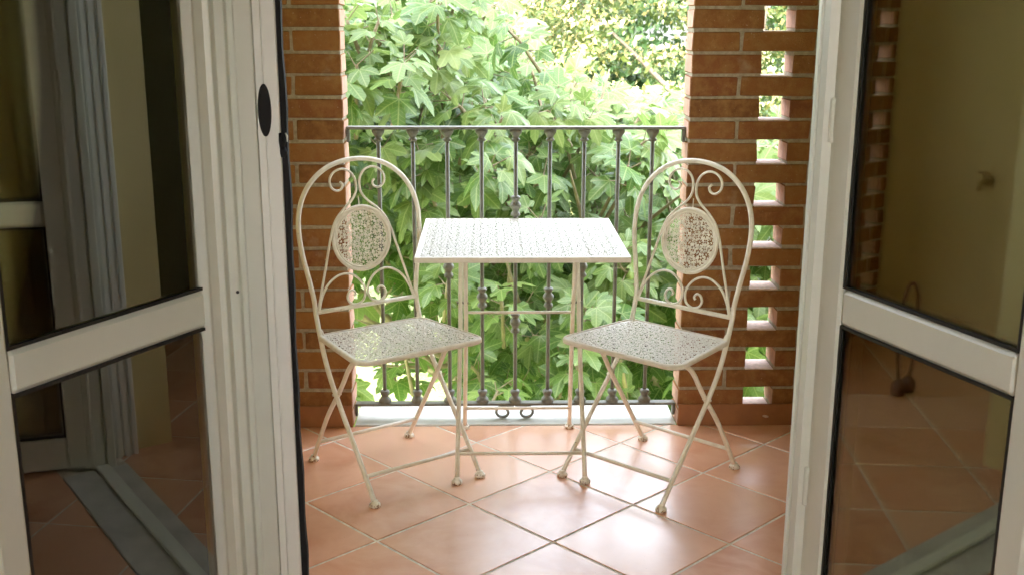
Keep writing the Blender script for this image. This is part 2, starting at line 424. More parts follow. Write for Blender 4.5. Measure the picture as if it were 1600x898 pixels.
# end walls, roof, facade and room: one house
house = empty('house', (0.1, -1.42, 0)); tag(house, 'house shell of cream plaster round the room and the balcony', 'house')
def hpart(name, boxes, mat):
    mb = MB()
    for b_ in boxes: mb.box(*[b_[i]-(house.location[i//2]) for i in range(6)])
    return mb.build(name, mat, house)
hpart('balcony_end_wall', [(LIM_L-.2, LIM_L-.001, -1.119, .12, -.2, 3.20)], PLCREAM)
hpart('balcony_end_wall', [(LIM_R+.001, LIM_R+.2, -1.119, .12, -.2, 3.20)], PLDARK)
hpart('balcony_roof', [(LIM_L-.25, LIM_R+.25, -1.119, .18, 3.202, 3.38)], PLWHITE)
FX0, FX1 = -.640, .770
hpart('facade_wall', [(LIM_L-.2, FX0, -1.50, -1.12, -.2, 3.38), (FX1, LIM_R+.2, -1.50, -1.12, -.2, 3.38), (FX0+.001, FX1-.001, -1.499, -1.121, 2.36, 3.38)], PLCREAM)
hpart('room_wall', [(LIM_L-.2, FX0-.002, -1.512, -1.502, -.1, 2.75), (FX1+.002, LIM_R+.2, -1.512, -1.502, -.1, 2.75),
                    (LIM_L-.2, LIM_L-.001, -5.6, -1.513, -.2, 2.75), (LIM_R+.001, LIM_R+.2, -5.6, -1.513, -.2, 2.75),
                    (LIM_L, -.5, -5.7, -5.6, -.2, 2.75), (.4, LIM_R, -5.7, -5.6, -.2, 2.75), (-.499, .399, -5.7, -5.6, -.2, 1.2), (-.499, .399, -5.7, -5.6, 2.2, 2.75)], PLROOM)
hpart('fig_shade_wall', [(LIM_L-1.2, LIM_R+1.2, -1.50, -1.121, 3.382, 6.4)], PLCREAM)  # added unseen upper storey, shades the fig tree from the sun
hpart('window_sun_shade', [(LIM_L-.2, LIM_R+.2, -7.1, -5.701, 2.30, 2.40)], PLWHITE)  # added unseen overhang, keeps direct sun out of the back opening
hpart('ceiling', [(LIM_L-.2, LIM_R+.2, -5.7, -1.503, 2.752, 2.98)], PLWHITE)

# marble sill under the railing
sb = MB(); sb.box(XL+.003, XR-.003, .006, .200, -.03, .0045, c=.002)
tag(sb.build('marble_sill', MARBLE), 'white marble slab on the floor under the iron railing', 'sill')

# ------------------------------------------------------------------ railing
RY = .062
rail = empty('iron_railing', (.066, RY, 0)); tag(rail, 'grey wrought iron railing across the balcony opening', 'railing')
mb = MB(); mb.box(XL-.064, XR-.068, -.019, .019, 1.027, 1.0365, c=.002)
mb.box(XL-.064, XL-.064+.010, -.014, .014, .985, 1.027, c=.002); mb.box(XR-.078, XR-.068, -.014, .014, .985, 1.027, c=.002)
mb.build('top_rail', IRON, rail)
mb = MB(); mb.box(XL-.064, XR-.068, -.017, .017, .058, .067, c=.002)
mb.box(XL-.064, XL-.056, -.014, .014, .020, .058, c=.002); mb.box(XR-.076, XR-.068, -.014, .014, .020, .058, c=.002)
mb.build('bottom_rail', IRON, rail)
top_collar = [(.0085,0),(.013,.002),(.0155,.006),(.0125,.010),(.010,.013),(.013,.019),(.017,.025),(.0205,.030),(.0215,.037),(.018,.041)]
bot_collar = [(.0205,0),(.0225,.005),(.0215,.013),(.016,.019),(.0125,.024),(.0135,.029),(.0165,.034),(.0175,.040),(.015,.045),(.010,.047)]
def knob(zc): return [(.0095,zc-.036),(.0145,zc-.035),(.0165,zc-.029),(.0145,zc-.023),(.0105,zc-.018),(.013,zc-.011),(.0185,zc-.004),(.0195,zc+.002),(.017,zc+.010),(.0115,zc+.016),(.0125,zc+.021),(.0165,zc+.027),(.016,zc+.032),(.0095,zc+.036)]
kz = {4: [.768, .358], 3: [.663, .449], 5: [.663, .449], 2: [.556], 6: [.556]}
for i in range(9):
    x = (-.392 + i*.1148) - .066
    b = MB(); b.tube([(x, 0, .067), (x, 0, .3), (x, 0, .6), (x, 0, 1.027)], .0069, 12)
    bo = b.build('baluster', IRON, rail)
    c = MB(); c.lathe(top_collar, x, 0, 16, z0=.986); c.build('collar', IRON, bo)
    c = MB(); c.lathe(bot_collar, x, 0, 16, z0=.0672); c.build('collar', IRON, bo)
    for zc in kz.get(i, []):
        c = MB(); c.lathe(knob(zc), x, 0, 16); c.build('knob', IRON, bo)
for sg in (-1, 1):
    pts = [(0.002*sg, 0, .052)]
    for k in range(26):
        t = k/25; a = PI/2 - t*PI*1.75; r = .027 - .012*t
        pts.append((sg*(.040 + r*math.cos(a)*1.05), 0, .0285 + r*math.sin(a)*.88))
    b = MB(); b.tube(spline(pts, 3), .0048, 8, flat=1.7, refup=None); b.build('scroll', IRON, rail)

# ------------------------------------------------------------------ perforated sheet metal
def flower_holes(x, y, P, k1=1.0):
    x, y = x+P*(.13*np.sin(1.9*y/P+.7)+.09*np.sin(4.1*y/P+2.3*x/P)), y+P*(.13*np.sin(2.3*x/P+1.9)+.09*np.sin(3.7*x/P-2.9*y/P))
    def rose(dx, dy, r0, r1, n, wmax, ph, swirl):
        r = np.hypot(dx, dy); th = np.arctan2(dy, dx) + ph + swirl*(r-r0)
        seg = 2*PI/n; d = np.abs((th + seg/2) % seg - seg/2)*r
        t = np.clip((r-r0)/(r1-r0), 0, 1); wv = wmax*np.sin(PI*t**.8)
        return (r > r0) & (r < r1) & (d < wv)
    u = (x/P + .5) % 1 - .5; v = (y/P + .5) % 1 - .5
    h = rose(u*P, v*P, P*.07, P*.36, 8, P*.058*k1, 0, 0)
    u2 = (x/P) % 1 - .5; v2 = (y/P) % 1 - .5
    h |= rose(u2*P, v2*P, P*.06, P*.30, 5, P*.062*k1, .3, 18/P*.03)
    u3 = (x/P) % 1 - .5; v3 = (y/P + .5) % 1 - .5
    h |= rose(u3*P, v3*P, P*.03, P*.20, 4, P*.05*k1, .6, -14/P*.03)
    u3 = (x/P + .5) % 1 - .5; v3 = (y/P) % 1 - .5
    h |= rose(u3*P, v3*P, P*.03, P*.20, 4, P*.05*k1, .2, 14/P*.03)
    return h
def perf_sheet(name, x0, x1, y0, y1, step, inside, rim, P, mat, parent, z=0.0, k1=1.0, emb=.0012, thick=.0014):
    nx, ny = int((x1-x0)/step)+1, int((y1-y0)/step)+1
    xs = np.linspace(x0, x1, nx); ys = np.linspace(y0, y1, ny); X, Y = np.meshgrid(xs, ys, indexing='ij')
    cx = (X[:-1,:-1]+X[1:,1:])/2; cy = (Y[:-1,:-1]+Y[1:,1:])/2
    d = inside(cx, cy)                       # signed distance inside, >0 within
    keep = (d > 0) & ~(flower_holes(cx, cy, P, k1) & (d > rim))
    u = (X/P+.5) % 1-.5; v = (Y/P+.5) % 1-.5
    Zz = z + emb*np.cos(2*PI*X/P)*np.cos(2*PI*Y/P)
    idx = np.arange(nx*ny).reshape(nx, ny)
    F = np.stack([idx[:-1,:-1], idx[1:,:-1], idx[1:,1:], idx[:-1,1:]], -1)[keep]
    V = np.stack([X.ravel(), Y.ravel(), Zz.ravel()], -1)
    used = np.unique(F); remap = -np.ones(len(V), int); remap[used] = np.arange(len(used))
    o = np_mesh(name, V[used], remap[F], mat, parent, {'rnd': np.zeros(len(used))}, smooth=True)
    m = o.modifiers.new('thickness', 'SOLIDIFY'); m.thickness = thick; m.offset = 0
    return o

# ------------------------------------------------------------------ bistro chair
def back_y(z): return -.147 - (z-.505)*.1143
def make_chair():
    root = empty('bistro_chair')
    hp = [(.180,.505),(.1815,.545),(.193,.615),(.206,.685),(.2115,.750),(.2075,.805),(.190,.857),(.157,.903),(.110,.938),(.057,.957),(0,.963)]
    right = [(.186,.209,.010),(.1855,.13,.105),(.184,-.023,.279),(.1815,-.085,.36),(.179,-.122,.43)] + [(x, back_y(z), z) for x, z in hp]
    left = [(-x, y, z) for x, y, z in right[:-1]][::-1]
    b = MB(); b.tube(spline(right+left, 7), .0076, 10, flat=1.0); b.build('back_frame', CREAM, root)
    def strip(pts2, name='scroll', r=.0046):
        for sg in (-1, 1):
            P = [(sg*x, back_y(z)+.001, z) for x, z in pts2]
            bb = MB(); bb.tube(spline(P, 6), r, 8, flat=.8, refup=(0, 1, 0.001)); bb.build(name, CREAM, root)
    strip([(.1715,.512),(.150,.585),(.132,.645),(.118,.695),(.106,.735),(.088,.777),(.060,.808),(.030,.832),(.010,.858),(.0062,.885),(.012,.910),(.030,.929),(.055,.935),(.080,.926),(.0945,.906),(.092,.883),(.075,.870),(.058,.874),(.052,.887),(.060,.896)])
    strip([(.168,.512),(.156,.548),(.133,.585),(.098,.609),(.062,.613),(.030,.598),(.0085,.570),(.0055,.545),(.014,.524),(.036,.514),(.058,.520),(.068,.537),(.062,.554),(.048,.559),(.039,.549),(.044,.541)])
    b = MB(); b.tube([(-.176, back_y(.508), .508), (.176, back_y(.508), .508)], .0072, 10); b.build('back_rail', CREAM, root)
    # medallion
    med = empty('medallion_part'); bpy.data.objects.remove(med)
    zc, R_ = .717, .099
    ring = MB(); pts = [(R_*math.cos(a), 0, R_*math.sin(a)) for a in np.linspace(0, 2*PI, 49)]
    ring.tube(pts, .0058, 8, cap=False); 
    ring.tube([((R_-.009)*math.cos(a), 0, (R_-.009)*math.sin(a)) for a in np.linspace(0, 2*PI, 49)], .0032, 6, cap=False)
    ro = ring.build('medallion', CREAM, root); ro.location = (0, back_y(zc), zc); ro.rotation_euler = (math.atan(.1143), 0, 0)
    sh = perf_sheet('pierced_disc', -R_, R_, -R_, R_, .00115, lambda x, y: (R_-.004)-np.hypot(x, y), .009, .036, CREAM, ro, k1=1.12, emb=.0012)
    sh.rotation_euler = (PI/2, 0, 0)
    hg = MB(); hg.tube([(0, back_y(.815), .815), (.001, back_y(.848), .848)], .0018, 6); hg.build('hanger', CREAM, root)
    # seat
    def corners(dy):
        return [(-.181,-.126),(.181,-.126),(.215,.199),(-.215,.199)]
    def rounded(cs, rad, seg=7, inset=0.0):
        out = []; n = len(cs)
        for i in range(n):
            p = Vector(cs[i]); a = Vector(cs[i-1]); c = Vector(cs[(i+1) % n]); d1 = (a-p).normalized(); d2 = (c-p).normalized()
            r = rad[i]; p1 = p+d1*r; p2 = p+d2*r
            for k in range(seg+1):
                t = k/seg; out.append(p1*(1-t)**2+p*2*t*(1-t)+p2*t*t)
        return out
    C4 = corners(0); rads = [.022,.022,.05,.05]; out = rounded(C4, rads)
    def inside(x, y):
        d = np.full(x.shape, 9.0); n = len(out)
        for i in range(n):
            a, c = out[i], out[(i+1) % n]; e = (c-a); L = e.length
            if L < 1e-6: continue
            d = np.minimum(d, (-(x-a.x)*e.y+(y-a.y)*e.x)/L)
        return d
    st = perf_sheet('seat', -.217, .217, -.128, .2, .0015, inside, .010, .0265, CREAMTOP, root, z=0.0, k1=1.25, emb=.0009)
    st.location = (0, 0, .4395)
    rm = MB(); loop = [(p.x, p.y, 0) for p in out]; loop.append(loop[0])
    n_ = len(out); vs = []; prof = [(.0015,.0025),(.0,.0038),(-.0045,.0028),(-.0065,-.001),(-.0065,-.0095),(-.0045,-.0105)]
    for i, p in enumerate(out):
        a, c = out[i-1], out[(i+1) % n_]; t = (c-a).normalized(); nin = Vector((-t.y, t.x))
        for (dn, dz) in prof: q = p+nin*dn; vs.append((q.x, q.y, dz))
    m_ = len(prof); fs = [(i*m_+k, ((i+1) % n_)*m_+k, ((i+1) % n_)*m_+k+1, i*m_+k+1) for i in range(n_) for k in range(m_-1)]
    rm.add(vs, fs, 0, True); rim = rm.build('seat_rim', CREAM, st)
    m = rim.modifiers.new('thickness', 'SOLIDIFY'); m.thickness = .0014; m.offset = 0
    # second pair of legs, bent under the seat
    for sg in (-1, 1):
        b = MB(); b.tube(spline([(sg*.178,-.209,.010),(sg*.181,-.10,.175),(sg*.175,-.023,.279),(sg*.172,.012,.330),(sg*.171,.036,.366),(sg*.171,.066,.396),(sg*.172,.105,.414),(sg*.174,.175,.4265)], 6), .0074, 10, flat=1.0)
        b.build('leg', CREAM, root)
        for (fx, fy) in ((.186,.209),(.178,-.209)):
            f = MB(); f.lathe([(.0155,0),(.0168,.003),(.0168,.009),(.0145,.012),(.0105,.0135),(.0095,.019),(.0068,.021)], sg*fx, fy, 16); f.build('foot', CREAM, root)
        b = MB(); b.tube([(sg*.166,-.023,.279),(sg*.1945,-.023,.279)], .0042, 10); b.build('pivot', CREAM, root)
        b = MB(); b.tube([(sg*.168,-.122,.4365),(sg*.172,-.128,.452),(sg*.179,-.133,.462)], .0042, 8); b.build('bracket', CREAM, root)
    for (y, z, hx) in ((.151,.073,.184),(-.157,.082,.178)):
        b = MB(); b.tube([(-hx, y, z), (hx, y, z)], .0062, 10); b.build('stretcher', CREAM, root)
    return root
chair = make_chair()
def place(o, x, y, a, label):
    o.location = (x, y, 0.0006); o.rotation_euler = (0, 0, a-PI/2)
    tag(o, label, 'chair', 'bistro chairs beside the table')
place(chair, -.3253, -.3719, math.radians(-55.4), 'cream metal bistro chair left of the table, its back against the left brick wall')
c2 = copy_tree(chair)
place(c2, .4822, -.4126, math.radians(-133.3), 'cream metal bistro chair right of the table, its back against the pierced brick wall')

# ------------------------------------------------------------------ bistro table
tb = empty('bistro_table', (.073, -.256, .0006)); tag(tb, 'square cream metal folding table with pierced top between the two chairs', 'table')
hw = .3085; TZ = .7245
ts = perf_sheet('tabletop', -hw, hw, -hw, hw, .0018, lambda x, y: np.minimum(hw-np.abs(x), hw-np.abs(y)), .014, .0245, CREAMTOP, tb, z=0.0, k1=1.0, emb=.0008)
ts.location = (0, 0, TZ)
b = MB()
for s_ in ((-hw-.001, hw+.001, -hw-.002, -hw+.001), (-hw-.001, hw+.001, hw-.001, hw+.002), (-hw-.002, -hw+.001, -hw+.0015, hw-.0015), (hw-.001, hw+.002, -hw+.0015, hw-.0015)):
    b.box(*s_, -.014, .0018, c=.0007)
b.build('tabletop_rim', CREAM, ts)
PV = (.0, .513)
for sg in (-1, 1):
    b = MB(); b.tube(spline([(sg*.197,-.233,.008),(sg*.188,-.05,.40),(sg*.1875,0,.513),(sg*.186,.083,.700),(sg*.186,.090,.712)], 5), .0072, 10); b.build('leg', CREAM, tb)
    b = MB(); b.tube(spline([(sg*.182,.233,.008),(sg*.172,.05,.40),(sg*.171,0,.513),(sg*.169,-.080,.700),(sg*.169,-.088,.712)], 5), .0072, 10); b.build('leg', CREAM, tb)
    for (fx, fy) in ((.197,-.233),(.182,.233)):
        f = MB(); f.lathe([(.0155,0),(.0168,.003),(.0168,.009),(.0145,.012),(.0105,.0135),(.0095,.019),(.0068,.021)], sg*fx, fy, 16); f.build('foot', CREAM, tb)
    b = MB(); b.tube([(sg*.162,0,.513),(sg*.199,0,.513)], .0044, 8); b.build('pivot', IRON, tb)
    b = MB(); b.tube([(sg*.150,-.091,.7135),(sg*.2,-.091,.7135)], .0046, 8); b.build('hinge', IRON, tb)
for (x, y, z, r) in ((.192,-.196,.083,.0056),(.180,.192,.089,.0056),(.172,.018,.476,.0048)):
    b = MB(); b.tube([(-x, y, z), (x, y, z)], r, 10); b.build('stretcher', CREAM, tb)

# ------------------------------------------------------------------ door frame, screen, leaves
ZT = 2.33
df = empty('door_frame', (.064, -1.42, 0)); tag(df, 'white door frame fixed in the wall around the balcony doorway', 'door frame')
fx, fy = df.location[0], df.location[1]
def P_(poly): return [(x-fx, y-fy) for x, y in poly]
def jamb(m):   # m: mirror function
    poly = [(-.640,-1.47),(-.590,-1.47),(-.590,-1.436),(-.566,-1.432),(-.566,-1.400),(-.546,-1.400),(-.544,-1.386),(-.531,-1.386),(-.529,-1.396),(-.493,-1.396),(-.493,-1.335),(-.640,-1.335)]
    return poly
b = MB(); b.prism(P_(jamb(0)), .0, ZT, 0); bevel(b.build('jamb', UPVC, df), .0025, 2)
pr = [(.770,-1.47),(.770,-1.335),(.660,-1.335),(.650,-1.341),(.650,-1.360),(.662,-1.363),(.662,-1.368),(.653,-1.371),(.658,-1.397),(.676,-1.401),(.680,-1.424),(.690,-1.428),(.693,-1.45),(.718,-1.455),(.718,-1.47)]
b = MB(); b.prism(P_(pr[::1]), .0, ZT, 0)
b.build('jamb', UPVC, df)
gr = [(.768,-1.334),(.768,-1.242),(.735,-1.242),(.731,-1.246),(.731,-1.256),(.742,-1.258),(.742,-1.266),(.731,-1.268),(.731,-1.284),(.742,-1.287),(.742,-1.291),(.727,-1.296),(.727,-1.309),(.740,-1.312),(.740,-1.318),(.722,-1.322),(.722,-1.334)]
b = MB(); b.prism(P_(gr), .0, ZT, 0); b.build('guide_rail', UPVC2, df)
b = MB(); b.prism(P_([(.129-x, y) for x, y in gr][::-1]), .0, ZT, 0); b.build('guide_rail', UPVC2, df)
b = MB(); b.tube([(-.550-fx, -1.4005-fy, .838), (-.550-fx, -1.397-fy, .838)], .0035, 12); b.build('strike_hole', GASKET, df)
b = MB(); b.box(-.590-fx, .70-fx, -1.47-fy, -1.335-fy, ZT-.09, ZT, c=.003); b.build('head', UPVC, df)
b = MB(); b.box(-.4925-fx, .655-fx, -1.498-fy, -1.302-fy, -.02, .006, c=.002); b.build('threshold', MARBLE, df)
b = MB(); b.box(-.4925-fx, .655-fx, -1.40-fy, -1.36-fy, .0062, .020, c=.003); b.build('floor_track', UPVC, df)

sc = empty('insect_screen', (-.47, -1.38, 0)); tag(sc, 'retracted insect screen beside the left jamb, white bar with a black oval grip', 'insect screen')
def Ps(poly): return [(x+.47, y+1.38) for x, y in poly]
b = MB(); b.prism(Ps([(-.4915,-1.390),(-.478,-1.390),(-.476,-1.386),(-.474,-1.390),(-.449,-1.390),(-.447,-1.387),(-.447,-1.352),(-.4915,-1.352)]), .021, ZT-.092, 0)
b.build('pull_bar', UPVC2, sc)
vs = []; fs = []
g_ = MB(); nn = 90; pts = []
for i in range(nn):
    z = .021+(ZT-.115)*i/(nn-1); dx = .0018*math.sin(z*7.3)+.0012*math.sin(z*31+1)+random.uniform(-.0004,.0004); pts.append((z, .0115+dx))
for (z, wd) in pts:
    for (x, y) in ((-.4468+.47, -.004), (-.4468+.47+wd, -.006), (-.4468+.47+wd, .012), (-.4468+.47, .012)): vs.append((x, y, z))
for i in range(nn-1):
    for k in range(4): fs.append((i*4+k, i*4+(k+1) % 4, i*4+4+(k+1) % 4, i*4+4+k))
fs += [(3,2,1,0), tuple((nn-1)*4+k for k in range(4))]
g_.add(vs, fs); g_.build('folded_net', BLACK, sc)
ov = MB(); rings = [(1,0),(1,.002),(.9,.0035),(.75,.002),(.6,.0012)]; n = 28; vs = []; fs = []
for (k_, d_) in rings:
    for q in range(n):
        a = 2*PI*q/n; vs.append((.0135*k_*math.cos(a)-.0065, -.0102-d_, 1.213+.053*k_*math.sin(a)))
for i in range(len(rings)-1):
    for q in range(n): fs.append((i*n+q, i*n+(q+1) % n, (i+1)*n+(q+1) % n, (i+1)*n+q))
fs.append(tuple((len(rings)-1)*n+q for q in range(n)))
ov.add(vs, fs, 0, True); ov.build('grip', BLACK, sc)
ct = MB()
ct.tube([(.0235,-.012,1.168),(.027,-.014,1.150),(.026,-.014,1.138)], [.004,.0075,.005], 10)
ct.tube([(.026,-.013,1.142),(.029,-.014,1.128),(.0265,-.014,1.118)], [.005,.008,.004], 10)
ct.build('latch', BLACK, sc)
ct = MB(); ct.tube([(.0335,-.013,1.168),(.0365,-.013,1.161),(.0365,-.013,1.150)], [.0015,.0022,.0012], 8)
ct.build('latch_pin', UPVC, sc)

LW = .600; TH = .058
def make_leaf():
    """hinge at origin, leaf along +x; outer face is y=0, leaf body behind at y<0 ... built symmetric in y"""
    root = empty('glazed_door')
    z0, z1 = .012, ZT-.05
    SW = .062; mid0, mid1 = .782, .860
    def member(name, x0, x1, za, zb, c=.006):
        b = MB(); b.box(x0, x1, -TH/2, TH/2, za, zb, c=c); o = b.build(name, UPVC, root); return o
    member('stile', 0, SW, z0, z1); member('stile', LW-SW, LW, z0, z1)
    member('top_rail', SW+.0005, LW-SW-.0005, z1-.085, z1)
    member('bottom_rail', SW+.0005, LW-SW-.0005, z0, z0+.105)
    b = MB(); b.box(SW+.0005, LW-SW-.0005, -TH/2+.002, TH/2-.002, mid0, mid1, c=.009); b.build('mid_rail', UPVC, root)
    # grooves on the stile: thin raised bead
    for (x, s_) in ((SW-.010, 1), (LW-SW+.010, 1)):
        pass
    for (za, zb) in ((z0+.105, mid0), (mid1, z1-.085)):
        g1 = MB()
        for yg in (-.015, .015): g1.box(SW-.004, LW-SW+.004, yg-.002, yg+.002, za-.004, zb+.004); p = g1.build('glass_pane', GLASS, root)
        k = MB()
        for ys in (-1, 1):
            ya, yb = sorted((ys*.0175, ys*(TH/2-.005)))
            k.box(SW, SW+.006, ya, yb, za, zb); k.box(LW-SW-.006, LW-SW, ya, yb, za, zb)
            k.box(SW+.006, LW-SW-.006, ya, yb, za, za+.006); k.box(SW+.006, LW-SW-.006, ya, yb, zb-.006, zb)
        k.build('gasket', GASKET, p)
    for z in (.35, 1.15, 1.95):
        h = MB(); h.lathe([(.007,0),(.0075,.003),(.0075,.085),(.005,.09)], -.010, -TH/2+.004, 12, z0=z); h.box(-.010, .002, -TH/2+.002, -TH/2+.006, z+.01, z+.08); h.build('hinge', UPVC, root)
    return root
leafL = make_leaf()
# left leaf: from hinge towards (-sin28, -cos28)
aL = math.radians(28); aR = math.radians(18.9)
dL = Vector((-math.sin(aL), -math.cos(aL))); nL = Vector((dL.y*-1, dL.x))   # visible face is on the +x side
leafL.rotation_euler = (0, 0, math.atan2(dL.y, dL.x))
offL = Vector((math.cos(aL), -math.sin(aL)))*(-TH/2)      # keep the visible face through the hinge line
leafL.location = (DL+offL.x, FRY+offL.y-.012, 0)
tag(leafL, 'white glazed door leaf swung open on the left, beside the black oval grip', 'door', 'open glazed door leaves')
leafR = copy_tree(leafL)
dR = Vector((math.sin(aR), -math.cos(aR)))
leafR.rotation_euler = (0, 0, math.atan2(dR.y, dR.x))
offR = Vector((math.cos(aR), math.sin(aR)))*(TH/2)
leafR.location = (DR-.020+offR.x, FRY+offR.y-.012, 0)
tag(leafR, 'white glazed door leaf swung open on the right, in front of the pierced brick wall', 'door', 'open glazed door leaves')

# bag with a tall looped handle, on the balcony floor, seen mirrored in the right pane
bag = empty('bag', (-1.05, -.575, .0006)); tag(bag, 'small reddish brown bag with tall looped handle, mirrored in the right door pane', 'bag')
b = MB(); 
for sx in (-.036, .036):
    prof = [(.014,0),(.026,.005),(.031,.026),(.027,.050),(.016,.066),(.008,.073)]
    b.lathe(prof, sx, 0, 14)
b.build('body', REDB, bag)
b = MB(); b.tube(spline([(-.040,0,.07),(-.062,0,.19),(-.063,0,.33),(-.040,0,.435),(0,0,.470),(.040,0,.435),(.063,0,.33),(.062,0,.19),(.040,0,.07)], 6), .0070, 8); b.build('handle', REDB, bag); bag.scale = (.92, .92, .92)

tap = empty('wall_tap', (LIM_L-.001, -.47, .74)); tag(tap, 'small brass tap on the cream wall, mirrored in the upper right pane', 'tap')
BRASS = m_simple('old_brass', (.55,.42,.20), .5, metal=.3, var=.2)
b = MB(); b.tube([(.001,0,0),(.05,0,0),(.075,0,-.008),(.082,0,-.035)], [.012,.011,.010,.009], 10); b.build('spout', BRASS, tap)
b = MB(); b.tube([(.045,0,.008),(.045,0,.034)], .005, 8); b.tube([(.045,-.026,.036),(.045,.026,.036)], .006, 8); b.build('handle', BRASS, tap)
b = MB(); b.tube([(.0012,0,0),(.006,0,0)], .024, 14); b.build('flange', BRASS, tap)
# ------------------------------------------------------------------ vegetation
def leaf_template_fig(lobes, k2=1.0):
    ths = []
    for i, (a, r) in enumerate(lobes):
        ths += [(a-.24, r*.83*k2), (a, r*k2), (a+.24, r*.83/k2)]
        if i < 4:
            b_ = lobes[i+1]; ths += [((a+b_[0])/2, (.60 if i in (1, 2) else .66)*(r+b_[1])/2)]
    ths = [(-2.35,.26)]+ths+[(2.35,.26)]
    V = [(0,0,0)]; n = len(ths)
    for fr in (.5, 1.0):
        for (a, r) in ths:
            x, y = math.sin(a)*r*fr, math.cos(a)*r*fr
            pp = abs(((a+.425) % .85)-.425)
            z = .16*r*fr*(pp*1.0) - .17*(x*x+y*y) - .04*fr*math.sin(a*2.3+fr)
            V.append((x, y, z))
    F = []
    for i in range(n-1):
        F.append((0, 1+i, 2+i)); F.append((1+i, 1+n+i, 2+n+i)); F.append((1+i, 2+n+i, 2+i))
    return np.array(V), np.array(F)[:, ::-1]
def leaf_template_small():
    V = np.array([(0,0,0),(-.32,.4,.06),(0,1,-.12),(.32,.4,.06)]); F = np.array([(0,3,2),(0,2,1)]); return V, F
def scatter_leaves(T, F, pos, dirs, nrm, size, rnd, curl=None):
    """pos,dirs,nrm (n,3); builds all blades"""
    dirs = dirs/np.linalg.norm(dirs, axis=1, keepdims=True)
    nrm = nrm-(nrm*dirs).sum(1, keepdims=True)*dirs; nrm /= np.linalg.norm(nrm, axis=1, keepdims=True)+1e-9
    side = np.cross(dirs, nrm); n = len(pos)
    Tz = np.repeat(T[None, :, 2], n, 0)
    if curl is not None: Tz = Tz + curl[:, None]*(T[None, :, 0]**2 + .6*T[None, :, 1]**2)
    V = pos[:, None, :] + size[:, None, None]*(T[None, :, 0:1]*side[:, None, :] + T[None, :, 1:2]*dirs[:, None, :] + Tz[:, :, None]*nrm[:, None, :])
    m = len(T); FF = (F[None] + (np.arange(n)*m)[:, None, None]).reshape(-1, 3)
    return V.reshape(-1, 3), FF, np.repeat(rnd, m), np.tile(T[:, 0], n), np.tile(T[:, 1], n)

# --- fig tree
fig = empty('fig_tree', (.55, 2.9, -3.2)); tag(fig, 'large fig tree with broad lobed leaves and green figs just beyond the railing', 'tree')
fo = np.array(fig.location)
def ztop(x): return 1.66 if x < -.1 else (1.66-(x+.1)*1.25 if x < .4 else max(.76, 1.04-(x-.4)*.22))
clusters = []
R2 = np.random.default_rng(11)
tries = 0
while len(clusters) < 1450 and tries < 120000:
    tries += 1
    x = R2.uniform(-2.6, 3.0); y = R2.uniform(.85, 3.9); z = R2.uniform(-.75, 1.7)
    fx_ = x/(y+3.66)*4.9
    if z > ztop(fx_)-.10+(y-2.2)*.03: continue
    # thin lower left, where the lawn shows
    if fx_ < -.15 and z < .28-(y-1)*.20 + .10*math.sin(fx_*7): 
        if R2.random() > .10: continue
    if fx_ > .75 and z < -.2 and R2.random() > .6: continue
    if y < 1.25 and R2.random() > .45: continue
    p = np.array([x, y, z])
    if any(np.linalg.norm(p-c) < .125 for c in clusters[-500:]): continue
    clusters.append(p)
clusters = np.array(clusters)
pos = []; dr = []; nr = []; sz = []; rn = []; twig = MB(); figs = []
for c in clusters:
    ax = np.array([R2.normal(0, .45), -.55+R2.normal(0, .4), .75+R2.normal(0, .25)]); ax /= np.linalg.norm(ax)
    t1 = np.cross(ax, [0, 0, 1.0]); t1 /= np.linalg.norm(t1)+1e-9; t2 = np.cross(ax, t1)
    k = R2.integers(8, 13); ph = R2.uniform(0, 6.28); base = R2.random()*.55
    stem0 = c-ax*R2.uniform(.18, .30)+np.array([0, 0, -.05])
    twig.tube([stem0-fo, (c-ax*.08)-fo, c-fo], [.010, .008, .006], 6, mat=1)
    for i in range(k):
        t = i/k; az = ph+i*2.4; tilt = math.radians(35+70*t+R2.normal(0, 10)) 
        od = t1*math.cos(az)+t2*math.sin(az); pd = ax*math.cos(tilt)+od*math.sin(tilt)
        st_ = c-ax*(.16*t); pl = R2.uniform(.04, .10); e = st_+pd*pl
        bd = pd*.8+od*.35+np.array([0, 0, -.35-.35*R2.random()]); 
        nn_ = ax*.7+np.array([0, -.15, .7])+R2.normal(0, .28, 3)
        pos.append(e-fo); dr.append(bd); nr.append(nn_); sz.append(R2.uniform(.065, .145)); rn.append(np.clip(base+R2.random()*.45+(.1 if t < .3 else 0), 0, 1))
        twig.tube([st_-fo, e-fo], [.0028, .0022], 4, mat=1, cap=False)
    if R2.random() < .3:
        for q in range(R2.integers(1, 4)):
            a = R2.uniform(0, 6.28); figs.append(c-ax*R2.uniform(.03, .16)+(t1*math.cos(a)+t2*math.sin(a))*.03)
pos, dr, nr, sz, rn = map(np.array, (pos, dr, nr, sz, rn)); parts = []; off_ = 0
for vi, (lb, k2) in enumerate((([(-1.7,.56),(-.85,.88),(0,1.0),(.85,.88),(1.7,.56)], 1.0), ([(-1.7,.40),(-.85,.74),(0,1.05),(.85,.90),(1.7,.52)], 1.03), ([(-1.7,.62),(-.85,.95),(0,.92),(.85,.80),(1.7,.45)], .97), ([(-1.7,.30),(-.85,.66),(0,1.0),(.85,.66),(1.7,.30)], 1.0))):
    T, F = leaf_template_fig(lb, k2); sel = np.arange(len(pos)) % 4 == vi
    V, FF, ra, lx, ly = scatter_leaves(T, F, pos[sel], dr[sel], nr[sel], sz[sel], rn[sel], curl=R2.uniform(-.75, .2, sel.sum()))
    parts.append((V, FF+off_, ra, lx, ly)); off_ += len(V)
V, FF, ra, lx, ly = [np.concatenate([p[i] for p in parts]) for i in range(5)]
V = V + R2.normal(0, .0012, V.shape)
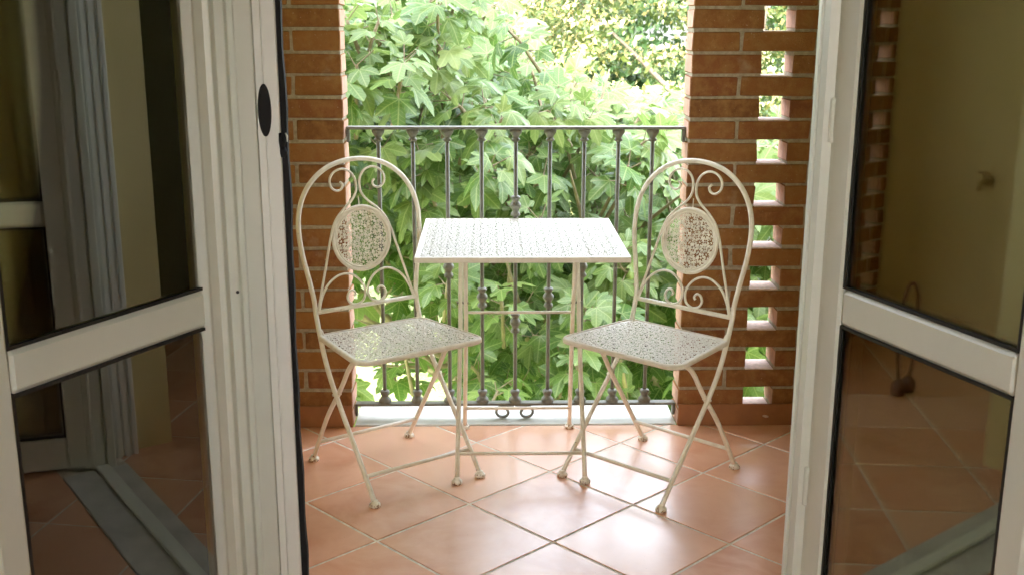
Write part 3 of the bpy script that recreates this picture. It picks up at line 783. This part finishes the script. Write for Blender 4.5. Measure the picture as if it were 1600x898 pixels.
crown = np_mesh('crown', V, FF, FIGLEAF, fig, {'rnd': ra, 'lx': lx, 'ly': ly}, smooth=True)
twig.build('twigs', [BARK, BARK], fig)['kind'] = 'stuff'
fm = MB(); fm.lathe([(.003,0),(.010,.006),(.016,.018),(.017,.028),(.013,.040),(.006,.050),(.004,.056)], 0, 0, 10)
proto = None
figs = sorted(figs, key=lambda p: p[1])[:80]
for p in figs:
    if proto is None: proto = fm.build('fig', FIGFR, fig); o = proto
    else: o = proto.copy(); scn.collection.objects.link(o)
    o.location = tuple(p-fo-np.array([0, 0, .04])); o.rotation_euler = (R2.normal(0, .5), R2.normal(0, .5), 0)
tk = MB(); tk.tube(spline([(0,0,0),(.03,.02,.6),(-.05,.05,1.3),(.02,0,1.9)], 6), [.17-.06*i/18 for i in range(19)], 14); tk.build('trunk', BARK, fig)
ends = [(-1.6,-1.1,3.6),(-.9,-1.4,4.0),(-.7,-.6,4.6),(-1.9,.2,4.4),(-.2,-1.5,3.9),(.4,-1.3,3.8),(.9,-1.2,3.7),(1.6,-.8,3.8),(.1,-.3,4.3),(-1.2,-1.5,3.2),(1.9,.3,4.0),(.6,-1.7,3.3),(-2.4,-.8,4.3),(-.5,-1.75,3.55)]
for (ex, ey, ez) in ends:
    mid = (ex*.40+R2.normal(0,.12), ey*.35+R2.normal(0,.12), 1.9+(ez-1.9)*.36-.1); m2 = (ex*.75+R2.normal(0,.10), ey*.72+R2.normal(0,.10), 1.9+(ez-1.9)*.72)
    P = spline([(.02,0,1.82), mid, m2, (ex, ey, ez)], 7); nP = len(P)
    b = MB(); b.tube(P, [.050*(1-.94*i/(nP-1)) for i in range(nP)], 9); b.build('branch', BARK, fig)
    # side shoots
    for q in range(2):
        i0 = int(nP*(.45+.17*q)); p = P[min(i0, nP-1)]; d = Vector((R2.normal(0,.25), -.1+R2.normal(0,.15), .12+R2.normal(0,.08)))
        b2 = MB(); b2.tube(spline([p, p+d*.6+Vector((R2.normal(0,.04),0,-.02)), p+d*1.2], 4), [.016-.0016*k for k in range(9)], 7); b2.build('branch', BARK, fig)

def leafy_tree(name, label, base, crown_c, crown_r, nclump, per, lsize, mat, trunk_r, seed, group, clump_r=.35, yell=None, shell=.55):
    R = np.random.default_rng(seed); root = empty(name, base); bo = np.array(base)
    cc = np.array(crown_c); cr = np.array(crown_r)
    d = R.normal(0, 1, (nclump, 3)); d /= np.linalg.norm(d, axis=1, keepdims=True); rad = shell+(1-shell)*R.random(nclump)**.7
    # uneven outline
    un = 1+.16*np.sin(d[:, 0]*5+seed)+.12*np.sin(d[:, 2]*7+d[:, 1]*4)
    cl = cc+d*cr*(rad*un)[:, None]
    n = nclump*per; ci = np.repeat(np.arange(nclump), per)
    off = R.normal(0, 1, (n, 3)); off *= (clump_r*R.random(n)[:, None]**.4)/np.linalg.norm(off, axis=1, keepdims=True); off[:, 2] *= .6
    p = cl[ci]+off
    out = d[ci]*.6+off/clump_r*.5+np.array([0, 0, .5])
    dirs = R.normal(0, .7, (n, 3))+np.array([0, 0, -.35])+d[ci]*.4; nr_ = out+R.normal(0, .45, (n, 3))
    base_r = R.random(nclump)[ci]*.35; rn_ = np.clip(base_r+R.random(n)*.4, 0, 1)
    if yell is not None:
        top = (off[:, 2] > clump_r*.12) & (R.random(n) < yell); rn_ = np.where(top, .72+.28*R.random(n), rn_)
    T, F = leaf_template_small()
    V, FF, ra, lx, ly = scatter_leaves(T, F, p-bo, dirs, nr_, R.uniform(.7, 1.25, n)*lsize, rn_)
    np_mesh('crown', V, FF, mat, root, {'rnd': ra})
    h = cc[2]-bo[2]; t = MB(); top = cc-bo+np.array([0, 0, cr[2]*.45])
    P = spline([(0,0,0), (top[0]*.3+.1, top[1]*.3, h*.35), (top[0]*.7-.1, top[1]*.7, h*.75), tuple(top)], 5)
    t.tube(P, [trunk_r*(1-.85*i/(len(P)-1)) for i in range(len(P))], 10); t.build('trunk', BARKD, root)
    for k in range(7):
        dd = cl[R.integers(nclump)]-bo; p0 = P[int(len(P)*R.uniform(.35, .75))]; b = MB()
        mid = (np.array(p0)+dd)/2+R.normal(0, .15, 3); b.tube(spline([tuple(p0), tuple(mid), tuple(dd)], 5), [trunk_r*.22*(1-.09*i) for i in range(11)], 7); b.build('branch', BARKD, root)
    tag(root, label, 'tree', group); return root
G = 'trees across the garden'
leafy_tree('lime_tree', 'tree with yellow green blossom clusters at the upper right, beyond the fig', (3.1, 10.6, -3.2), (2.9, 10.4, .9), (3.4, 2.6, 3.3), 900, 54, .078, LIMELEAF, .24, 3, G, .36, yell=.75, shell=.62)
leafy_tree('broadleaf_tree', 'pale green tree filling the far left behind the fig leaves', (-2.8, 12.5, -3.2), (-2.8, 12.5, 1.2), (3.2, 2.4, 3.6), 420, 34, .14, DARKLEAF, .26, 5, G, .45, shell=.6)
leafy_tree('broadleaf_tree', 'dark green tree at the far right, seen through the upper brick holes', (7.6, 12.0, -3.2), (7.4, 12.0, .6), (3.2, 2.6, 3.6), 380, 34, .14, DARKLEAF, .24, 6, G, .45, shell=.6)
leafy_tree('broadleaf_tree', 'tall tree far back between the lime tree and the fig crown', (.6, 19.5, -3.2), (.6, 19.5, 1.6), (4.2, 3.0, 4.2), 420, 30, .20, DARKLEAF, .3, 8, G, .6, shell=.6)
leafy_tree('broadleaf_tree', 'tall tree far back behind the lime tree at the upper right', (4.6, 17.5, -3.2), (4.6, 17.5, 1.2), (4.0, 2.6, 4.4), 460, 30, .19, DARKLEAF, .3, 9, G, .6, shell=.6)
# undergrowth on the lawn
def shrub(x, y, r, h, seed, label):
    R = np.random.default_rng(seed); root = empty('shrub', (x, y, -3.2)); n = 1500
    d = R.normal(0, 1, (n, 3)); d /= np.linalg.norm(d, axis=1, keepdims=True); d[:, 2] = np.abs(d[:, 2])
    p = d*np.array([r, r, h])*(.55+.5*R.random(n)[:, None])*(1+.2*np.sin(d[:, :1]*6+seed))
    T, F = leaf_template_small(); V, FF, ra, lx, ly = scatter_leaves(T, F, p, R.normal(0, .6, (n, 3))+d*.5, d+np.array([0, 0, .5])+R.normal(0, .4, (n, 3)), R.uniform(.08, .16, n), R.random(n))
    np_mesh('foliage', V, FF, DARKLEAF, root, {'rnd': ra})
    s = MB()
    for k in range(6): s.tube([(0,0,0), tuple(p[k]*.5), tuple(p[k]*.95)], [.02,.014,.006], 5)
    s.build('stems', BARKD, root); tag(root, label, 'shrub', 'shrubs on the lawn')
shrub(1.5, 8.6, .9, 1.2, 21, 'low shrub on the lawn in front of the lime tree')
shrub(3.6, 7.4, .8, 1.1, 22, 'low shrub on the lawn seen through the lowest brick holes')
